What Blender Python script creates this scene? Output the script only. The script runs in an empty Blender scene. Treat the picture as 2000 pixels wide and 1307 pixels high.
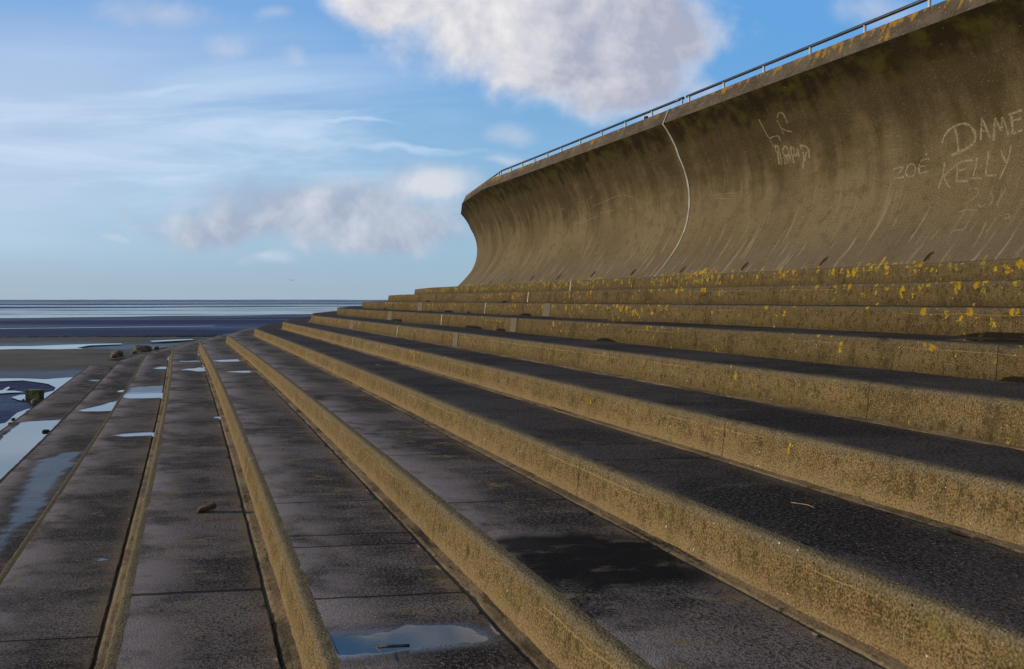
import bpy, bmesh, math, random
from mathutils import Vector, noise as mn
random.seed(7)
C = bpy.context.scene.collection
R = math.radians

# ------------------------------------------------------------------ site survey
S = 0.22                      # one riser, metres: plan and heights below are in risers
PHI = 0.3682                  # heading of the defence, left of straight ahead
D = (-math.sin(PHI), math.cos(PHI)); NV = (math.cos(PHI), math.sin(PHI))
CC, KK, W = 32.28, 1.0e-4, 3.7707
EYE = 2.2
FP = 1600.0                   # focal length, photo pixels (2000 wide)
Z0 = EYE + 1.754 * S          # level of the topmost step
T0, FACET, TURN = 113.0, 18.0, 9.0
SKEW = 0.25                   # the cross joints run a little skew

def zstep(i): return EYE - (9.6 if i == 12 else i - 1.754) * S

# ------------------------------------------------------------------ base line of the defence (polyline with mitred corners)
TV = [-40, -18.6, 2, 22, 42, 62, 88, T0]
BV = [((CC - KK * t * t) * NV[0] + t * D[0], (CC - KK * t * t) * NV[1] + t * D[1]) for t in TV]
_h = math.atan2(BV[-1][1] - BV[-2][1], BV[-1][0] - BV[-2][0])
for k in range(9):
    _h -= R(TURN)
    BV.append((BV[-1][0] + FACET * math.cos(_h), BV[-1][1] + FACET * math.sin(_h)))
    TV.append(TV[-1] + FACET)
MIT = []
for j in range(len(BV)):
    def hd(a, b): return math.atan2(b[1] - a[1], b[0] - a[0])
    if j == 0: a = b = hd(BV[0], BV[1])
    elif j == len(BV) - 1: a = b = hd(BV[-2], BV[-1])
    else: a, b = hd(BV[j - 1], BV[j]), hd(BV[j], BV[j + 1])
    m = (a + b) / 2; c = math.cos((a - b) / 2)
    if j < 7: MIT.append((math.sin(m) / c, -math.cos(m) / c))     # landward = right of travel
    elif j == 7: MIT.append((math.sin(a) - .62 * math.cos(a), -math.cos(a) - .62 * math.sin(a)))   # the bend is set out on a skew line
    else: MIT.append((MIT[-1][0] - .2 * math.cos(a), MIT[-1][1] - .2 * math.sin(a)))
def P(t, q):
    j = 0
    while j < len(TV) - 2 and t > TV[j + 1]: j += 1
    f = (t - TV[j]) / (TV[j + 1] - TV[j])
    ax, ay = BV[j][0] + q * MIT[j][0], BV[j][1] + q * MIT[j][1]
    bx, by = BV[j + 1][0] + q * MIT[j + 1][0], BV[j + 1][1] + q * MIT[j + 1][1]
    return ((ax + (bx - ax) * f) * S, (ay + (by - ay) * f) * S)
def tq(x, y):                 # inverse on the straight run
    x /= S; y /= S
    n = x * NV[0] + y * NV[1]; t = x * D[0] + y * D[1]
    return t, n - CC + KK * t * t
def flat_at(u, v, z):         # photo pixel -> point on the level plane z
    Y = FP * (EYE - z) / (v - 586.0)
    return ((u - 1000.0) / FP * Y, Y)
def tsteps(t0, t1, fine):
    out = []; t = t0
    while t < t1 - 1e-6:
        out.append(t)
        if fine: d = .10 if 5 < t < 22 else .2 if 3 < t < 45 else .45 if 0 < t < 80 else 1.2
        else: d = .6 if 3 < t < 60 else 1.5
        nt = t + d
        for x in TV:
            if t + .01 < x < nt: nt = x
        t = nt
    out.append(t1); return out

# ------------------------------------------------------------------ object helpers
def obj(name, verts, faces, mat=None, parent=None, uv=None, attr=None, smooth=True):
    me = bpy.data.meshes.new(name); me.from_pydata(verts, [], faces); me.update()
    if uv:
        l = me.uv_layers.new(name='UVMap'); flat = []
        for p in me.polygons:
            for vi in p.vertices: flat.extend(uv[vi])
        l.data.foreach_set('uv', flat)
    for k, vals in (attr or {}).items():
        a = me.attributes.new(k, 'FLOAT', 'POINT'); a.data.foreach_set('value', vals)
    if smooth: me.polygons.foreach_set('use_smooth', [True] * len(me.polygons))
    if mat: me.materials.append(mat)
    o = bpy.data.objects.new(name, me); C.objects.link(o)
    if parent: o.parent = parent; o.matrix_parent_inverse = parent.matrix_world.inverted()
    return o
def tag(o, label=None, cat=None, group=None, kind=None):
    if label: o['label'] = label
    if cat: o['category'] = cat
    if group: o['group'] = group
    if kind: o['kind'] = kind
    return o
def empty(name, loc=(0, 0, 0)):
    o = bpy.data.objects.new(name, None); o.location = loc; o.empty_display_size = .2
    C.objects.link(o); bpy.context.view_layer.update(); return o
def grid_faces(nr, nc):
    return [(r * nc + c, r * nc + c + 1, (r + 1) * nc + c + 1, (r + 1) * nc + c) for r in range(nr - 1) for c in range(nc - 1)]

# ------------------------------------------------------------------ node helpers
class NT:
    def __init__(s, tree): s.t = tree; s.t.nodes.clear()
    def n(s, typ, **k):
        nd = s.t.nodes.new(typ)
        for a, b in k.items(): setattr(nd, a, b)
        return nd
    def put(s, sock, val):
        if val is None: return
        if isinstance(val, bpy.types.NodeSocket): s.t.links.new(val, sock)
        elif isinstance(val, (tuple, list)):
            if sock.type == 'RGBA': sock.default_value = (*val[:3], 1)
            else: sock.default_value = val
        else:
            sock.default_value = (val, val, val, 1) if sock.type == 'RGBA' else (val,) * 3 if sock.type == 'VECTOR' else val
    def m(s, op, a, b=None, c=None, clamp=False):
        nd = s.n('ShaderNodeMath', operation=op, use_clamp=clamp)
        s.put(nd.inputs[0], a); s.put(nd.inputs[1], b); s.put(nd.inputs[2], c); return nd.outputs[0]
    def vm(s, op, a, b=None):
        nd = s.n('ShaderNodeVectorMath', operation=op); s.put(nd.inputs[0], a); s.put(nd.inputs[1], b)
        return nd.outputs['Value'] if op in ('LENGTH', 'DOT_PRODUCT') else nd.outputs[0]
    def noise(s, vec, scale=1, detail=4, rough=.55, dist=0, lac=2):
        nd = s.n('ShaderNodeTexNoise'); s.put(nd.inputs['Vector'], vec)
        for k, v in (('Scale', scale), ('Detail', detail), ('Roughness', rough), ('Distortion', dist), ('Lacunarity', lac)): nd.inputs[k].default_value = v
        return nd.outputs[0]
    def vor(s, vec, scale, feature='F1', out='Distance', rnd=1):
        nd = s.n('ShaderNodeTexVoronoi', feature=feature); s.put(nd.inputs['Vector'], vec); nd.inputs['Scale'].default_value = scale
        nd.inputs['Randomness'].default_value = rnd
        return nd.outputs[out]
    def ss(s, x, a, b, lo=0, hi=1):
        nd = s.n('ShaderNodeMapRange', interpolation_type='SMOOTHSTEP')
        for k, v in zip(range(5), (x, a, b, lo, hi)): s.put(nd.inputs[k], v)
        return nd.outputs[0]
    def mix(s, f, a, b, mode='MIX'):
        nd = s.n('ShaderNodeMix', data_type='RGBA', blend_type=mode)
        s.put(nd.inputs[0], f); s.put(nd.inputs[6], a); s.put(nd.inputs[7], b); return nd.outputs[2]
    def mapv(s, vec, scale=(1, 1, 1), rot=(0, 0, 0), loc=(0, 0, 0)):
        nd = s.n('ShaderNodeMapping'); s.put(nd.inputs[0], vec)
        nd.inputs[1].default_value = loc; nd.inputs[2].default_value = rot; nd.inputs[3].default_value = scale; return nd.outputs[0]
    def xyz(s, vec):
        nd = s.n('ShaderNodeSeparateXYZ'); s.put(nd.inputs[0], vec); return nd.outputs
    def comb(s, x, y, z=0):
        nd = s.n('ShaderNodeCombineXYZ'); s.put(nd.inputs[0], x); s.put(nd.inputs[1], y); s.put(nd.inputs[2], z); return nd.outputs[0]
    def bump(s, h, dist, strength=1, normal=None):
        nd = s.n('ShaderNodeBump'); nd.inputs['Strength'].default_value = strength; nd.inputs['Distance'].default_value = dist
        s.put(nd.inputs['Height'], h); s.put(nd.inputs['Normal'], normal); return nd.outputs[0]
    def out(s, col, rough=.8, normal=None, spec=.5, metal=0, alpha=None):
        b = s.n('ShaderNodeBsdfPrincipled'); o = s.n('ShaderNodeOutputMaterial')
        s.put(b.inputs['Base Color'], col); s.put(b.inputs['Roughness'], rough); s.put(b.inputs['Specular IOR Level'], spec)
        s.put(b.inputs['Metallic'], metal); s.put(b.inputs['Normal'], normal); s.put(b.inputs['Alpha'], alpha)
        s.t.links.new(b.outputs[0], o.inputs[0]); return b
def mat(name):
    m = bpy.data.materials.new(name); m.use_nodes = True; return m, NT(m.node_tree)
def uvn(n): return n.n('ShaderNodeTexCoord').outputs['UV']
def objc(n): return n.n('ShaderNodeTexCoord').outputs['Object']
def geo(n): return n.n('ShaderNodeNewGeometry').outputs['Position']
def att(n, name): return n.n('ShaderNodeAttribute', attribute_name=name).outputs['Fac']

JOINT_U = [(-6.5 + 20.4 * k) * S for k in range(0, 8)]
# ------------------------------------------------------------------ materials
def riser_mat(i):
    """weathered exposed-aggregate concrete; UV x along, y = distance above the nosing (negative down the face)"""
    m, n = mat('riser_concrete'); uv = uvn(n); x, y, _ = n.xyz(uv)
    v = n.comb(x, y, i * 3.7)
    big = n.noise(v, 1.3, 5, .6); med = n.noise(v, 9, 5, .65)
    drip = n.noise(n.mapv(v, (22, 2.2, 1)), 1, 4, .6)
    fin = n.noise(v, 110, 3, .7)
    c = n.mix(n.ss(big, .35, .66), (.160, .100, .036), (.222, .146, .058))
    c = n.mix(n.m('MULTIPLY', n.ss(med, .5, .72), .7), c, (.082, .060, .019))
    c = n.mix(n.m('MULTIPLY', n.ss(drip, .52, .7), .40), c, (.235, .172, .080))
    c = n.mix(n.ss(fin, .50, .60, 0, .75), c, (.036, .025, .009))
    c = n.mix(n.ss(fin, .50, .38, 0, .6), c, (.33, .25, .125))
    hi = i <= 4
    gr = n.noise(n.mapv(v, (30, 16, 1)), 1, 5, .7)
    c = n.mix(n.ss(gr, .50, .62, 0, .7), c, (.05, .036, .012))
    alg = n.noise(n.mapv(v, (3.5, 1.2, 1), loc=(0, i, 0)), 1, 6, .68)
    c = n.mix(n.ss(alg, .50, .68, 0, .65 if hi else .45), c, (.055, .045, .014) if i > 4 else (.046, .034, .014))
    # sandy scour at the foot of the lower steps, dark algae at the foot of the upper ones
    foot = n.ss(n.m('ADD', y, n.m('MULTIPLY', n.m('SUBTRACT', med, .5), .12)), -.215, -.12, 1, 0)
    c = n.mix(n.m('MULTIPLY', n.m('MULTIPLY', foot, n.ss(fin, .60, .42, .35, 1)), .8 if i > 4 else .6), c, (.285, .195, .090) if i > 4 else (.060, .045, .018))
    # worn greyish nosing
    nose = n.ss(n.m('ADD', y, n.m('MULTIPLY', n.m('SUBTRACT', med, .5), .05)), -.05, -.015)
    c = n.mix(n.m('MULTIPLY', nose, .65), c, n.mix(n.ss(fin, .38, .62), (.20, .162, .105), (.10, .078, .045)))
    crk = n.m('ABSOLUTE', n.m('ADD', y, n.m('ADD', .052, n.m('MULTIPLY', n.m('SUBTRACT', n.noise(n.comb(x, i), 3, 5, .6), .5), .05))))
    c = n.mix(n.m('MULTIPLY', n.ss(crk, .0012, .004, .6, 0), n.ss(n.noise(n.comb(x, i * 3), .8, 2), .5, .58)), c, (.36, .27, .13))
    # stones in the face
    vv = n.mapv(v, (1, .8, 1))
    st = n.vor(vv, 75, out='Distance'); stc = n.vor(vv, 75, out='Color')
    r1, r2, r3 = n.xyz(stc)
    c = n.mix(n.m('MULTIPLY', n.ss(r1, .55, .9), n.ss(st, .25, .5, .4, 0)), c, (.36, .29, .17))
    c = n.mix(n.m('MULTIPLY', n.ss(r2, .6, .95), n.ss(st, .25, .5, .3, 0)), c, (.055, .036, .012))
    s2 = n.vor(v, 38); s2c = n.xyz(n.vor(v, 38, out='Color'))
    c = n.mix(n.m('MULTIPLY', n.m('GREATER_THAN', s2c[0], .965), n.ss(s2, .10, .2, .9, 0)), c, (.72, .66, .52))
    c = n.mix(n.m('MULTIPLY', n.m('GREATER_THAN', s2c[1], .988), n.ss(s2, .14, .26, 1, 0)), c, (.015, .01, .006))
    # lichen: orange-yellow crusts hanging from the nosing
    amt = {0: .46, 1: .25, 2: .25, 3: .20, 4: .11, 5: .04}.get(i, 0)
    if amt:
        wob = n.noise(v, 26, 5, .7)
        wv = n.n('ShaderNodeTexNoise'); n.put(wv.inputs['Vector'], v); wv.inputs['Scale'].default_value = 14; wv.inputs['Detail'].default_value = 3
        sv = n.vm('SCALE', n.vm('SUBTRACT', wv.outputs['Color'], (.5, .5, .5))); sv.node.inputs[3].default_value = .09
        bx = n.mapv(n.vm('ADD', v, sv), (15, 8, 1), loc=(i * 5.1, 0, 0)); bd = n.vor(bx, 1); br = n.xyz(n.vor(bx, 1, out='Color'))
        clump = n.noise(n.mapv(v, (.8, .6, 1), loc=(i * 9.3, 0, 0)), 1, 3, .55)
        top = n.ss(y, -.17, -.035, 0, 1)
        size = n.m('MULTIPLY', n.m('ADD', n.m('MULTIPLY', br[0], .62), n.m('ADD', n.m('MULTIPLY', clump, 1.5), amt * 1.6 - 1.30)), n.m('ADD', .25, n.m('MULTIPLY', top, .75)))
        size = n.m('MINIMUM', size, .40)
        k = n.ss(n.m('SUBTRACT', size, n.m('ADD', bd, n.m('MULTIPLY', n.m('SUBTRACT', wob, .5), 1.5))), -.02, .08)
        lc = n.mix(br[1], (.60, .42, .012), (.50, .29, .014)); lc = n.mix(n.ss(br[2], .6, .9), lc, (.30, .25, .04))
        c = n.mix(n.m('MULTIPLY', k, .9), c, n.mix(n.ss(wob, .46, .62, 0, .7), lc, (.16, .10, .02)))
    if i > 4:   # green tint patches
        c = n.mix(n.m('MULTIPLY', n.ss(n.noise(v, 6, 3, .6), .6, .72), .35), c, (.15, .13, .025))
    # damp dark arcs where water stands against the face
    if i in (2, 3, 1):
        arc = n.noise(n.comb(x, i * 2.3), .9, 1, .4)
        dk = n.ss(n.m('ADD', y, n.m('MULTIPLY', n.ss(arc, .56, .68), -.09)), -.262, -.268)
        c = n.mix(n.m('MULTIPLY', dk, .9), c, (.012, .010, .006))
    h = n.m('ADD', n.m('MULTIPLY', med, .8), n.m('MULTIPLY', n.ss(st, .1, .5, 1, 0), .5))
    h = n.m('ADD', h, n.m('MULTIPLY', fin, .8))
    for j in JOINT_U:
        k = n.ss(n.m('ABSOLUTE', n.m('SUBTRACT', n.m('ADD', x, n.m('MULTIPLY', med, .012)), j + .006 + .07 * math.sin(i * 5 + j))), .002, .007, .75, 0)
        c = n.mix(k, c, (.03, .022, .010))
    k = .62 if i < 4 else .78 if i == 4 else .30 if i > 10 else .66 if i == 10 else .86
    c = n.mix(1, c, (k * .98, k, k * 1.02), 'MULTIPLY')
    n.out(c, .95, n.bump(h, .0055, 1), .08); return m

def tread_mat(i, joints):
    m, n = mat('tread_concrete'); uv = uvn(n); x, y, _ = n.xyz(uv); wet = att(n, 'wet'); stn = att(n, 'stain'); sand = att(n, 'sand')
    v = n.comb(x, y, i * 2.9)
    big = n.noise(n.mapv(v, (1.1, .7, 1)), 1, 7, .66); med = n.noise(n.mapv(v, (7, 3, 1)), 1, 7, .7); fin = n.noise(v, 60, 4, .72)
    low = i >= 7
    dark, lite = ((.034, .024, .016), (.215, .158, .120)) if low else ((.030, .022, .016), (.115, .086, .066))
    c = n.mix(n.ss(n.m('ADD', n.m('MULTIPLY', big, .65), n.m('MULTIPLY', med, .35)), .42, .58), dark, lite)
    c = n.mix(n.ss(fin, .5, .60, 0, .85), c, (.008, .007, .006)); c = n.mix(n.ss(fin, .5, .38, 0, .55), c, (.28, .21, .155))
    # pale worn band behind the nosing
    band = n.m('MULTIPLY', n.ss(y, .02, .46 if low else .16, 1, 0), n.ss(n.noise(v, 1.7, 5, .65), .36, .58))
    c = n.mix(n.m('MULTIPLY', band, .9 if low else .3), c, (.40, .305, .250))
    # sandy crusts
    tan = n.noise(n.mapv(v, (5.5, 3.2, 1), loc=(i, 3, 0)), 1, 7, .72)
    c = n.mix(n.m('MULTIPLY', n.ss(tan, .56, .64), .8 if low else .35), c, (.27, .185, .085))
    # aggregate
    st = n.vor(v, 95); sc = n.xyz(n.vor(v, 95, out='Color'))
    c = n.mix(n.m('MULTIPLY', n.ss(sc[0], .6, .98), n.ss(st, .2, .5, .5, 0)), c, (.26, .22, .19))
    c = n.mix(n.m('MULTIPLY', n.ss(sc[1], .5, .95), n.ss(st, .2, .5, .4, 0)), c, (.012, .010, .010))
    c = n.mix(n.m('MULTIPLY', n.m('GREATER_THAN', sc[2], .985), n.ss(st, .2, .3, 1, 0)), c, (.6, .6, .62))
    blk = n.vor(n.mapv(v, (1, 1, 1), loc=(4, 0, 0)), 13); bc = n.xyz(n.vor(n.mapv(v, (1, 1, 1), loc=(4, 0, 0)), 13, out='Color'))
    c = n.mix(n.m('MULTIPLY', n.m('GREATER_THAN', bc[0], .9), n.ss(blk, .08, .16, .8, 0)), c, (.01, .009, .010))
    c = n.mix(n.m('MULTIPLY', sand, .85), c, n.mix(med, (.20, .14, .07), (.32, .22, .115)))
    # cross joints
    jx = n.m('ADD', x, n.m('MULTIPLY', n.m('SUBTRACT', n.noise(n.comb(y, i), 9, 3, .6), .5), .03))
    jm = None
    for j in joints:
        k = n.ss(n.m('ABSOLUTE', n.m('SUBTRACT', jx, j)), .004, .013, 1, 0)
        jm = k if jm is None else n.m('MAXIMUM', jm, k)
    if jm is not None: c = n.mix(n.m('MULTIPLY', jm, .85), c, (.008, .007, .008))
    # damp
    damp = n.m('MAXIMUM', wet, n.m('MULTIPLY', n.ss(n.noise(n.mapv(v, (.9, 1.3, 1), loc=(0, 7, 0)), 1, 5, .6), .55, .68), .45 if low else .25))
    c = n.mix(n.m('MULTIPLY', damp, .75), c, n.mix(.2, (.006, .006, .008), c))
    c = n.mix(n.m('MULTIPLY', stn, 1.15, clamp=True), c, n.mix(n.ss(fin, .4, .62), (.003, .0025, .003), (.013, .010, .008)))
    if i == 7: c = n.mix(n.m('MULTIPLY', n.m('MULTIPLY', stn, 1.0), n.ss(n.noise(n.mapv(v, (8, 3, 1), loc=(2, 0, 0)), 1, 6, .7), .54, .64, 0, .9)), c, (.15, .105, .06))
    kk = .86 if low else .62
    c = n.mix(1, c, (kk * .90, kk * .94, kk * 1.05), 'MULTIPLY')
    rough = n.ss(damp, .35, 1.0, .85, .14)
    h = n.m('ADD', n.m('MULTIPLY', fin, .7), n.m('MULTIPLY', n.ss(st, .1, .5, 1, 0), .45))
    h = n.m('ADD', h, n.m('MULTIPLY', med, 2.2))
    h = n.m('MULTIPLY', h, n.m('SUBTRACT', 1, n.m('MULTIPLY', wet, .8)))
    if jm is not None: h = n.m('SUBTRACT', h, n.m('MULTIPLY', jm, 2))
    n.out(c, rough, n.bump(h, .006, .8), n.ss(damp, .2, 1, .10, .5)); return m

def gutter_mat(i):
    m, n = mat('gutter_silt'); uv = uvn(n); x, y, _ = n.xyz(uv); v = n.comb(x, y, i * 4.1)
    a = n.noise(v, 2.2, 6, .65); b = n.noise(v, 22, 5, .7)
    c = n.mix(n.ss(a, .36, .6), (.105, .075, .040), (.235, .165, .085))
    weed = n.ss(n.m('ADD', n.m('MULTIPLY', n.noise(n.mapv(v, (1.2, 9, 1)), 1, 5, .65), .7), n.m('MULTIPLY', b, .3)), .53, .6)
    c = n.mix(n.m('MULTIPLY', weed, .85 if i in (6, 7) else .65), c, (.012, .010, .008))
    c = n.mix(n.ss(b, .58, .68, 0, .8), c, (.03, .022, .014))
    n.out(c, .9, n.bump(n.m('ADD', b, a), .014, 1), .2); return m

def wall_mat():
    """UV x along the wall, y = length up the curve from the toe (about 3.5 m in all)"""
    m, n = mat('wave_wall_concrete'); uv = uvn(n); x, y, _ = n.xyz(uv); v = n.comb(x, y, 0)
    big = n.noise(n.mapv(v, (.35, .45, 1)), 1, 4, .55); med = n.noise(v, 5, 6, .65); fin = n.noise(v, 42, 4, .7)
    strk = n.noise(n.mapv(v, (3.2, .22, 1)), 1, 6, .62, .6)
    strk2 = n.noise(n.mapv(v, (9, .5, 1), loc=(3, 1, 0)), 1, 4, .6)
    fin2 = n.noise(v, 75, 3, .7)
    c = n.mix(n.ss(big, .36, .64), (.112, .082, .040), (.165, .122, .064))
    c = n.mix(n.ss(n.m('ADD', n.m('MULTIPLY', strk2, .5), n.m('MULTIPLY', med, .5)), .50, .64, 0, .5), c, (.225, .168, .098))
    c = n.mix(n.ss(med, .48, .66, 0, .65), c, (.070, .050, .025))
    c = n.mix(n.ss(fin2, .5, .62, 0, .65), c, (.036, .026, .012))
    c = n.mix(n.ss(fin2, .5, .36, 0, .4), c, (.26, .20, .115))
    # greyer, scoured foot
    c = n.mix(n.m('MULTIPLY', n.ss(y, .25, 1.1, 1, 0), .55), c, (.120, .096, .066))
    # run-off stains and moss creeping down from the lip
    hy = n.m('ADD', y, n.m('MULTIPLY', n.m('ADD', n.m('SUBTRACT', strk, .5), n.m('MULTIPLY', n.m('SUBTRACT', n.noise(v, 1.6, 5, .6), .5), .8)), 2.5))
    st = n.ss(hy, 1.35, 2.85)
    c = n.mix(n.m('MULTIPLY', st, .80), c, (.036, .026, .008))
    mo = n.ss(n.m('ADD', n.m('ADD', y, n.m('MULTIPLY', n.m('SUBTRACT', strk, .5), 1.3)), n.m('MULTIPLY', n.m('SUBTRACT', med, .5), .6)), 2.75, 3.25)
    c = n.mix(n.m('MULTIPLY', mo, .9), c, n.mix(n.ss(n.noise(v, 3, 4, .6), .42, .66), (.014, .010, .003), (.046, .040, .006)))
    dk = n.ss(n.noise(n.mapv(v, (.8, .16, 1), loc=(8, 2, 0)), 1, 3, .5), .57, .70)
    c = n.mix(n.m('MULTIPLY', dk, .35), c, (.050, .034, .016))
    # pale scuffs low down
    sc = n.noise(n.mapv(v, (11, .8, 1), rot=(0, 0, .12)), 1, 3, .6)
    c = n.mix(n.m('MULTIPLY', n.ss(sc, .56, .68), n.ss(y, .6, 1.7, .5, 0)), c, (.33, .26, .18))
    # grit
    vs = n.vor(v, 60); vc = n.xyz(n.vor(v, 60, out='Color'))
    c = n.mix(n.m('MULTIPLY', n.m('MULTIPLY', n.ss(vc[0], .6, 1), n.m('SUBTRACT', 1, mo)), n.ss(vs, .2, .5, .35, 0)), c, (.30, .235, .14))
    c = n.mix(n.m('MULTIPLY', n.ss(vc[1], .6, 1), n.ss(vs, .2, .5, .55, 0)), c, (.045, .03, .012))
    c = n.mix(n.m('MULTIPLY', n.m('GREATER_THAN', vc[2], .997), n.ss(vs, .15, .25, .8, 0)), c, (.5, .45, .36))
    # lichen spots, thick along the toe
    lz = n.noise(n.mapv(v, (11, 6, 1)), 1, 6, .7); lcl = n.noise(n.mapv(v, (.7, .5, 1)), 1, 3, .5)
    c = n.mix(n.ss(n.m('ADD', n.m('ADD', lz, n.m('MULTIPLY', n.m('SUBTRACT', lcl, .5), .5)), n.ss(y, .08, .50, .17, -.06)), .70, .74, 0, .85), c, n.mix(med, (.50, .31, .012), (.34, .18, .015)))
    ls = n.vor(n.mapv(v, (1, .7, 1)), 7); lc = n.xyz(n.vor(n.mapv(v, (1, .7, 1)), 7, out='Color'))
    c = n.mix(n.m('MULTIPLY', n.m('GREATER_THAN', lc[0], .86), n.m('MULTIPLY', n.ss(ls, .06, .12, 1, 0), n.ss(y, 1.2, 1.9, .8, 0))), c, (.30, .16, .02))
    h = n.m('ADD', n.m('MULTIPLY', med, 1.2), n.m('ADD', n.m('MULTIPLY', fin, 1.3), n.m('MULTIPLY', n.ss(vs, .1, .5, 1, 0), .4)))
    n.out(c, .95, n.bump(h, .010, .8), .1); return m

def coping_mat():
    m, n = mat('coping_concrete'); uv = uvn(n); x, y, _ = n.xyz(uv); v = n.comb(x, y, 5)
    a = n.noise(v, 2.5, 5, .6); b = n.noise(v, 14, 5, .7)
    c = n.mix(n.ss(a, .35, .65), (.070, .053, .034), (.125, .098, .067))
    c = n.mix(n.ss(b, .50, .66, 0, .7), c, (.040, .030, .018))
    g2 = n.noise(v, 70, 3, .7); c = n.mix(n.ss(g2, .5, .62, 0, .6), c, (.028, .02, .012)); c = n.mix(n.ss(g2, .5, .38, 0, .4), c, (.22, .175, .12))
    lz = n.noise(n.mapv(v, (9, 4, 1), rot=(0, 0, .5)), 1, 6, .7)
    edge = n.ss(y, .08, .30, -.03, .09)
    c = n.mix(n.ss(n.m('ADD', n.m('ADD', lz, edge), n.m('MULTIPLY', n.m('SUBTRACT', n.noise(v, .7, 2), .5), .35)), .60, .66, 0, .85), c, (.32, .175, .018))
    vs = n.vor(v, 40); vc = n.xyz(n.vor(v, 40, out='Color'))
    c = n.mix(n.m('MULTIPLY', n.m('GREATER_THAN', vc[2], .985), n.ss(vs, .15, .25, .8, 0)), c, (.5, .46, .4))
    n.out(c, .95, n.bump(n.m('ADD', a, b), .015, .9), .1); return m

def simple(name, col, rough=.7, metal=0, spec=.5, bumpd=0, scale=20, var=None):
    m, n = mat(name); v = objc(n); c = col; nm = None
    nz = n.noise(v, scale, 5, .65)
    c = n.mix(n.ss(nz, .35, .65), col, var or tuple(x * .6 for x in col))
    if bumpd: nm = n.bump(nz, bumpd, 1)
    n.out(c, rough, nm, spec, metal); return m

def water_mat(name, col=(.012, .014, .018), ripple=.0008, scale=30, rough=.03):
    m, n = mat(name); v = geo(n)
    h = n.m('ADD', n.noise(n.mapv(v, (1, 1, 1)), scale, 3, .5), n.noise(v, scale * .25, 2, .5))
    b = n.out(col, rough, n.bump(h, ripple, .6), .5); b.inputs['IOR'].default_value = 1.6; return m

def mud_mat():
    m, n = mat('estuary_mud'); p = geo(n); x, y, z = n.xyz(p)
    v = n.comb(x, y, 0); r = n.vm('LENGTH', v)
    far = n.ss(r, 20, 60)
    a = n.noise(n.mapv(v, (.05, .22, 1)), 1, 6, .6); b = n.noise(n.mapv(v, (.6, 1.8, 1)), 1, 5, .65)
    c = n.mix(n.ss(a, .4, .62), (.022, .032, .100), (.032, .040, .098))  # navy base stands in for blue sky reflected in the wet mud
    c = n.mix(n.ss(b, .55, .7, 0, .6), c, (.010, .012, .034))
    streak = n.noise(n.mapv(v, (.012, .10, 1)), 1, 5, .6)
    rough = n.ss(streak, .40, .62, .85, .45)
    h = n.m('ADD', n.noise(n.mapv(v, (2.2, 5, 1)), 1, 4, .6), n.m('MULTIPLY', n.noise(n.mapv(v, (.3, .8, 1)), 1, 3, .6), 2))
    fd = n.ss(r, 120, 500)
    c = n.mix(n.m('MULTIPLY', fd, n.ss(streak, .40, .6, .5, 1)), c, (.10, .14, .23))  # lighter colour far out stands in for reflected horizon sky
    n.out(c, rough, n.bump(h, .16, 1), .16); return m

def sea_mat():
    """film of tide water over the flats, broken by mud ridges and cat's-paws"""
    m, n = mat('tidal_water'); p = geo(n); x, y, z = n.xyz(p); v = n.comb(x, y, 0)
    a = n.noise(n.mapv(v, (.010, .075, 1)), 1, 7, .68, .4); b = n.noise(n.mapv(v, (.05, .3, 1)), 1, 5, .65)
    k = n.ss(n.m('ADD', n.m('MULTIPLY', a, .7), n.m('MULTIPLY', b, .3)), .47, .60)
    h = n.m('ADD', n.noise(v, 2.2, 3, .5), n.noise(v, .5, 2, .5))
    n.out(n.mix(k, (.035, .045, .065), (.022, .028, .060)), n.ss(k, 0, 1, .10, .55), n.bump(h, .014, .6), n.ss(k, 0, 1, .5, .2)); return m

def sand_mat():
    m, n = mat('wet_sand'); p = geo(n); x, y, z = n.xyz(p); v = n.comb(x, y, 0)
    a = n.noise(n.mapv(v, (.25, .7, 1)), 1, 6, .65); b = n.noise(n.mapv(v, (2, 5, 1)), 1, 5, .7)
    c = n.mix(n.ss(a, .36, .62), (.070, .052, .034), (.125, .092, .052))
    c = n.mix(n.ss(b, .5, .68, 0, .6), c, (.035, .030, .030))
    dampz = n.ss(n.m('ADD', z, n.m('MULTIPLY', n.m('SUBTRACT', a, .5), .12)), .02, .10, 1, 0)
    c = n.mix(n.m('MULTIPLY', dampz, .8), c, (.030, .028, .036))
    n.out(c, n.ss(dampz, 0, 1, .85, .42), n.bump(n.m('ADD', b, n.m('MULTIPLY', a, 2)), .04, 1), .3); return m

M_wall = wall_mat(); M_cope = coping_mat(); M_mud = mud_mat(); M_sand = sand_mat()
M_pud = water_mat('puddle_water', ripple=.00012); M_sea = sea_mat()
M_seal = simple('pale_sealant', (.42, .38, .29), .7, var=(.26, .22, .14), scale=9)
M_seal2 = simple('blue_grey_sealant', (.29, .305, .28), .8, var=(.19, .185, .10), scale=5)
M_patch = simple('mortar_patch', (.115, .092, .054), .9, bumpd=.004, scale=30, var=(.08, .064, .036))
M_steel = simple('galvanised_steel', (.62, .60, .56), .5, .2, scale=14, var=(.5, .48, .45))
M_rail = simple('rail_steel', (.055, .058, .065), .35, .3, scale=14, var=(.035, .037, .04))
M_black = simple('hole_shade', (.006, .005, .004), .9)
M_rock = simple('limestone', (.20, .15, .085), .9, bumpd=.03, scale=9, var=(.10, .075, .04))
M_dark = simple('dark_stone', (.03, .026, .024), .8, bumpd=.02, scale=20)
M_brown = simple('brown_stone', (.13, .062, .028), .85, bumpd=.01, scale=30, var=(.06, .03, .015))
M_weedy = simple('weedy_concrete', (.30, .22, .05), .85, bumpd=.02, scale=8, var=(.06, .07, .012))
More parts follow.
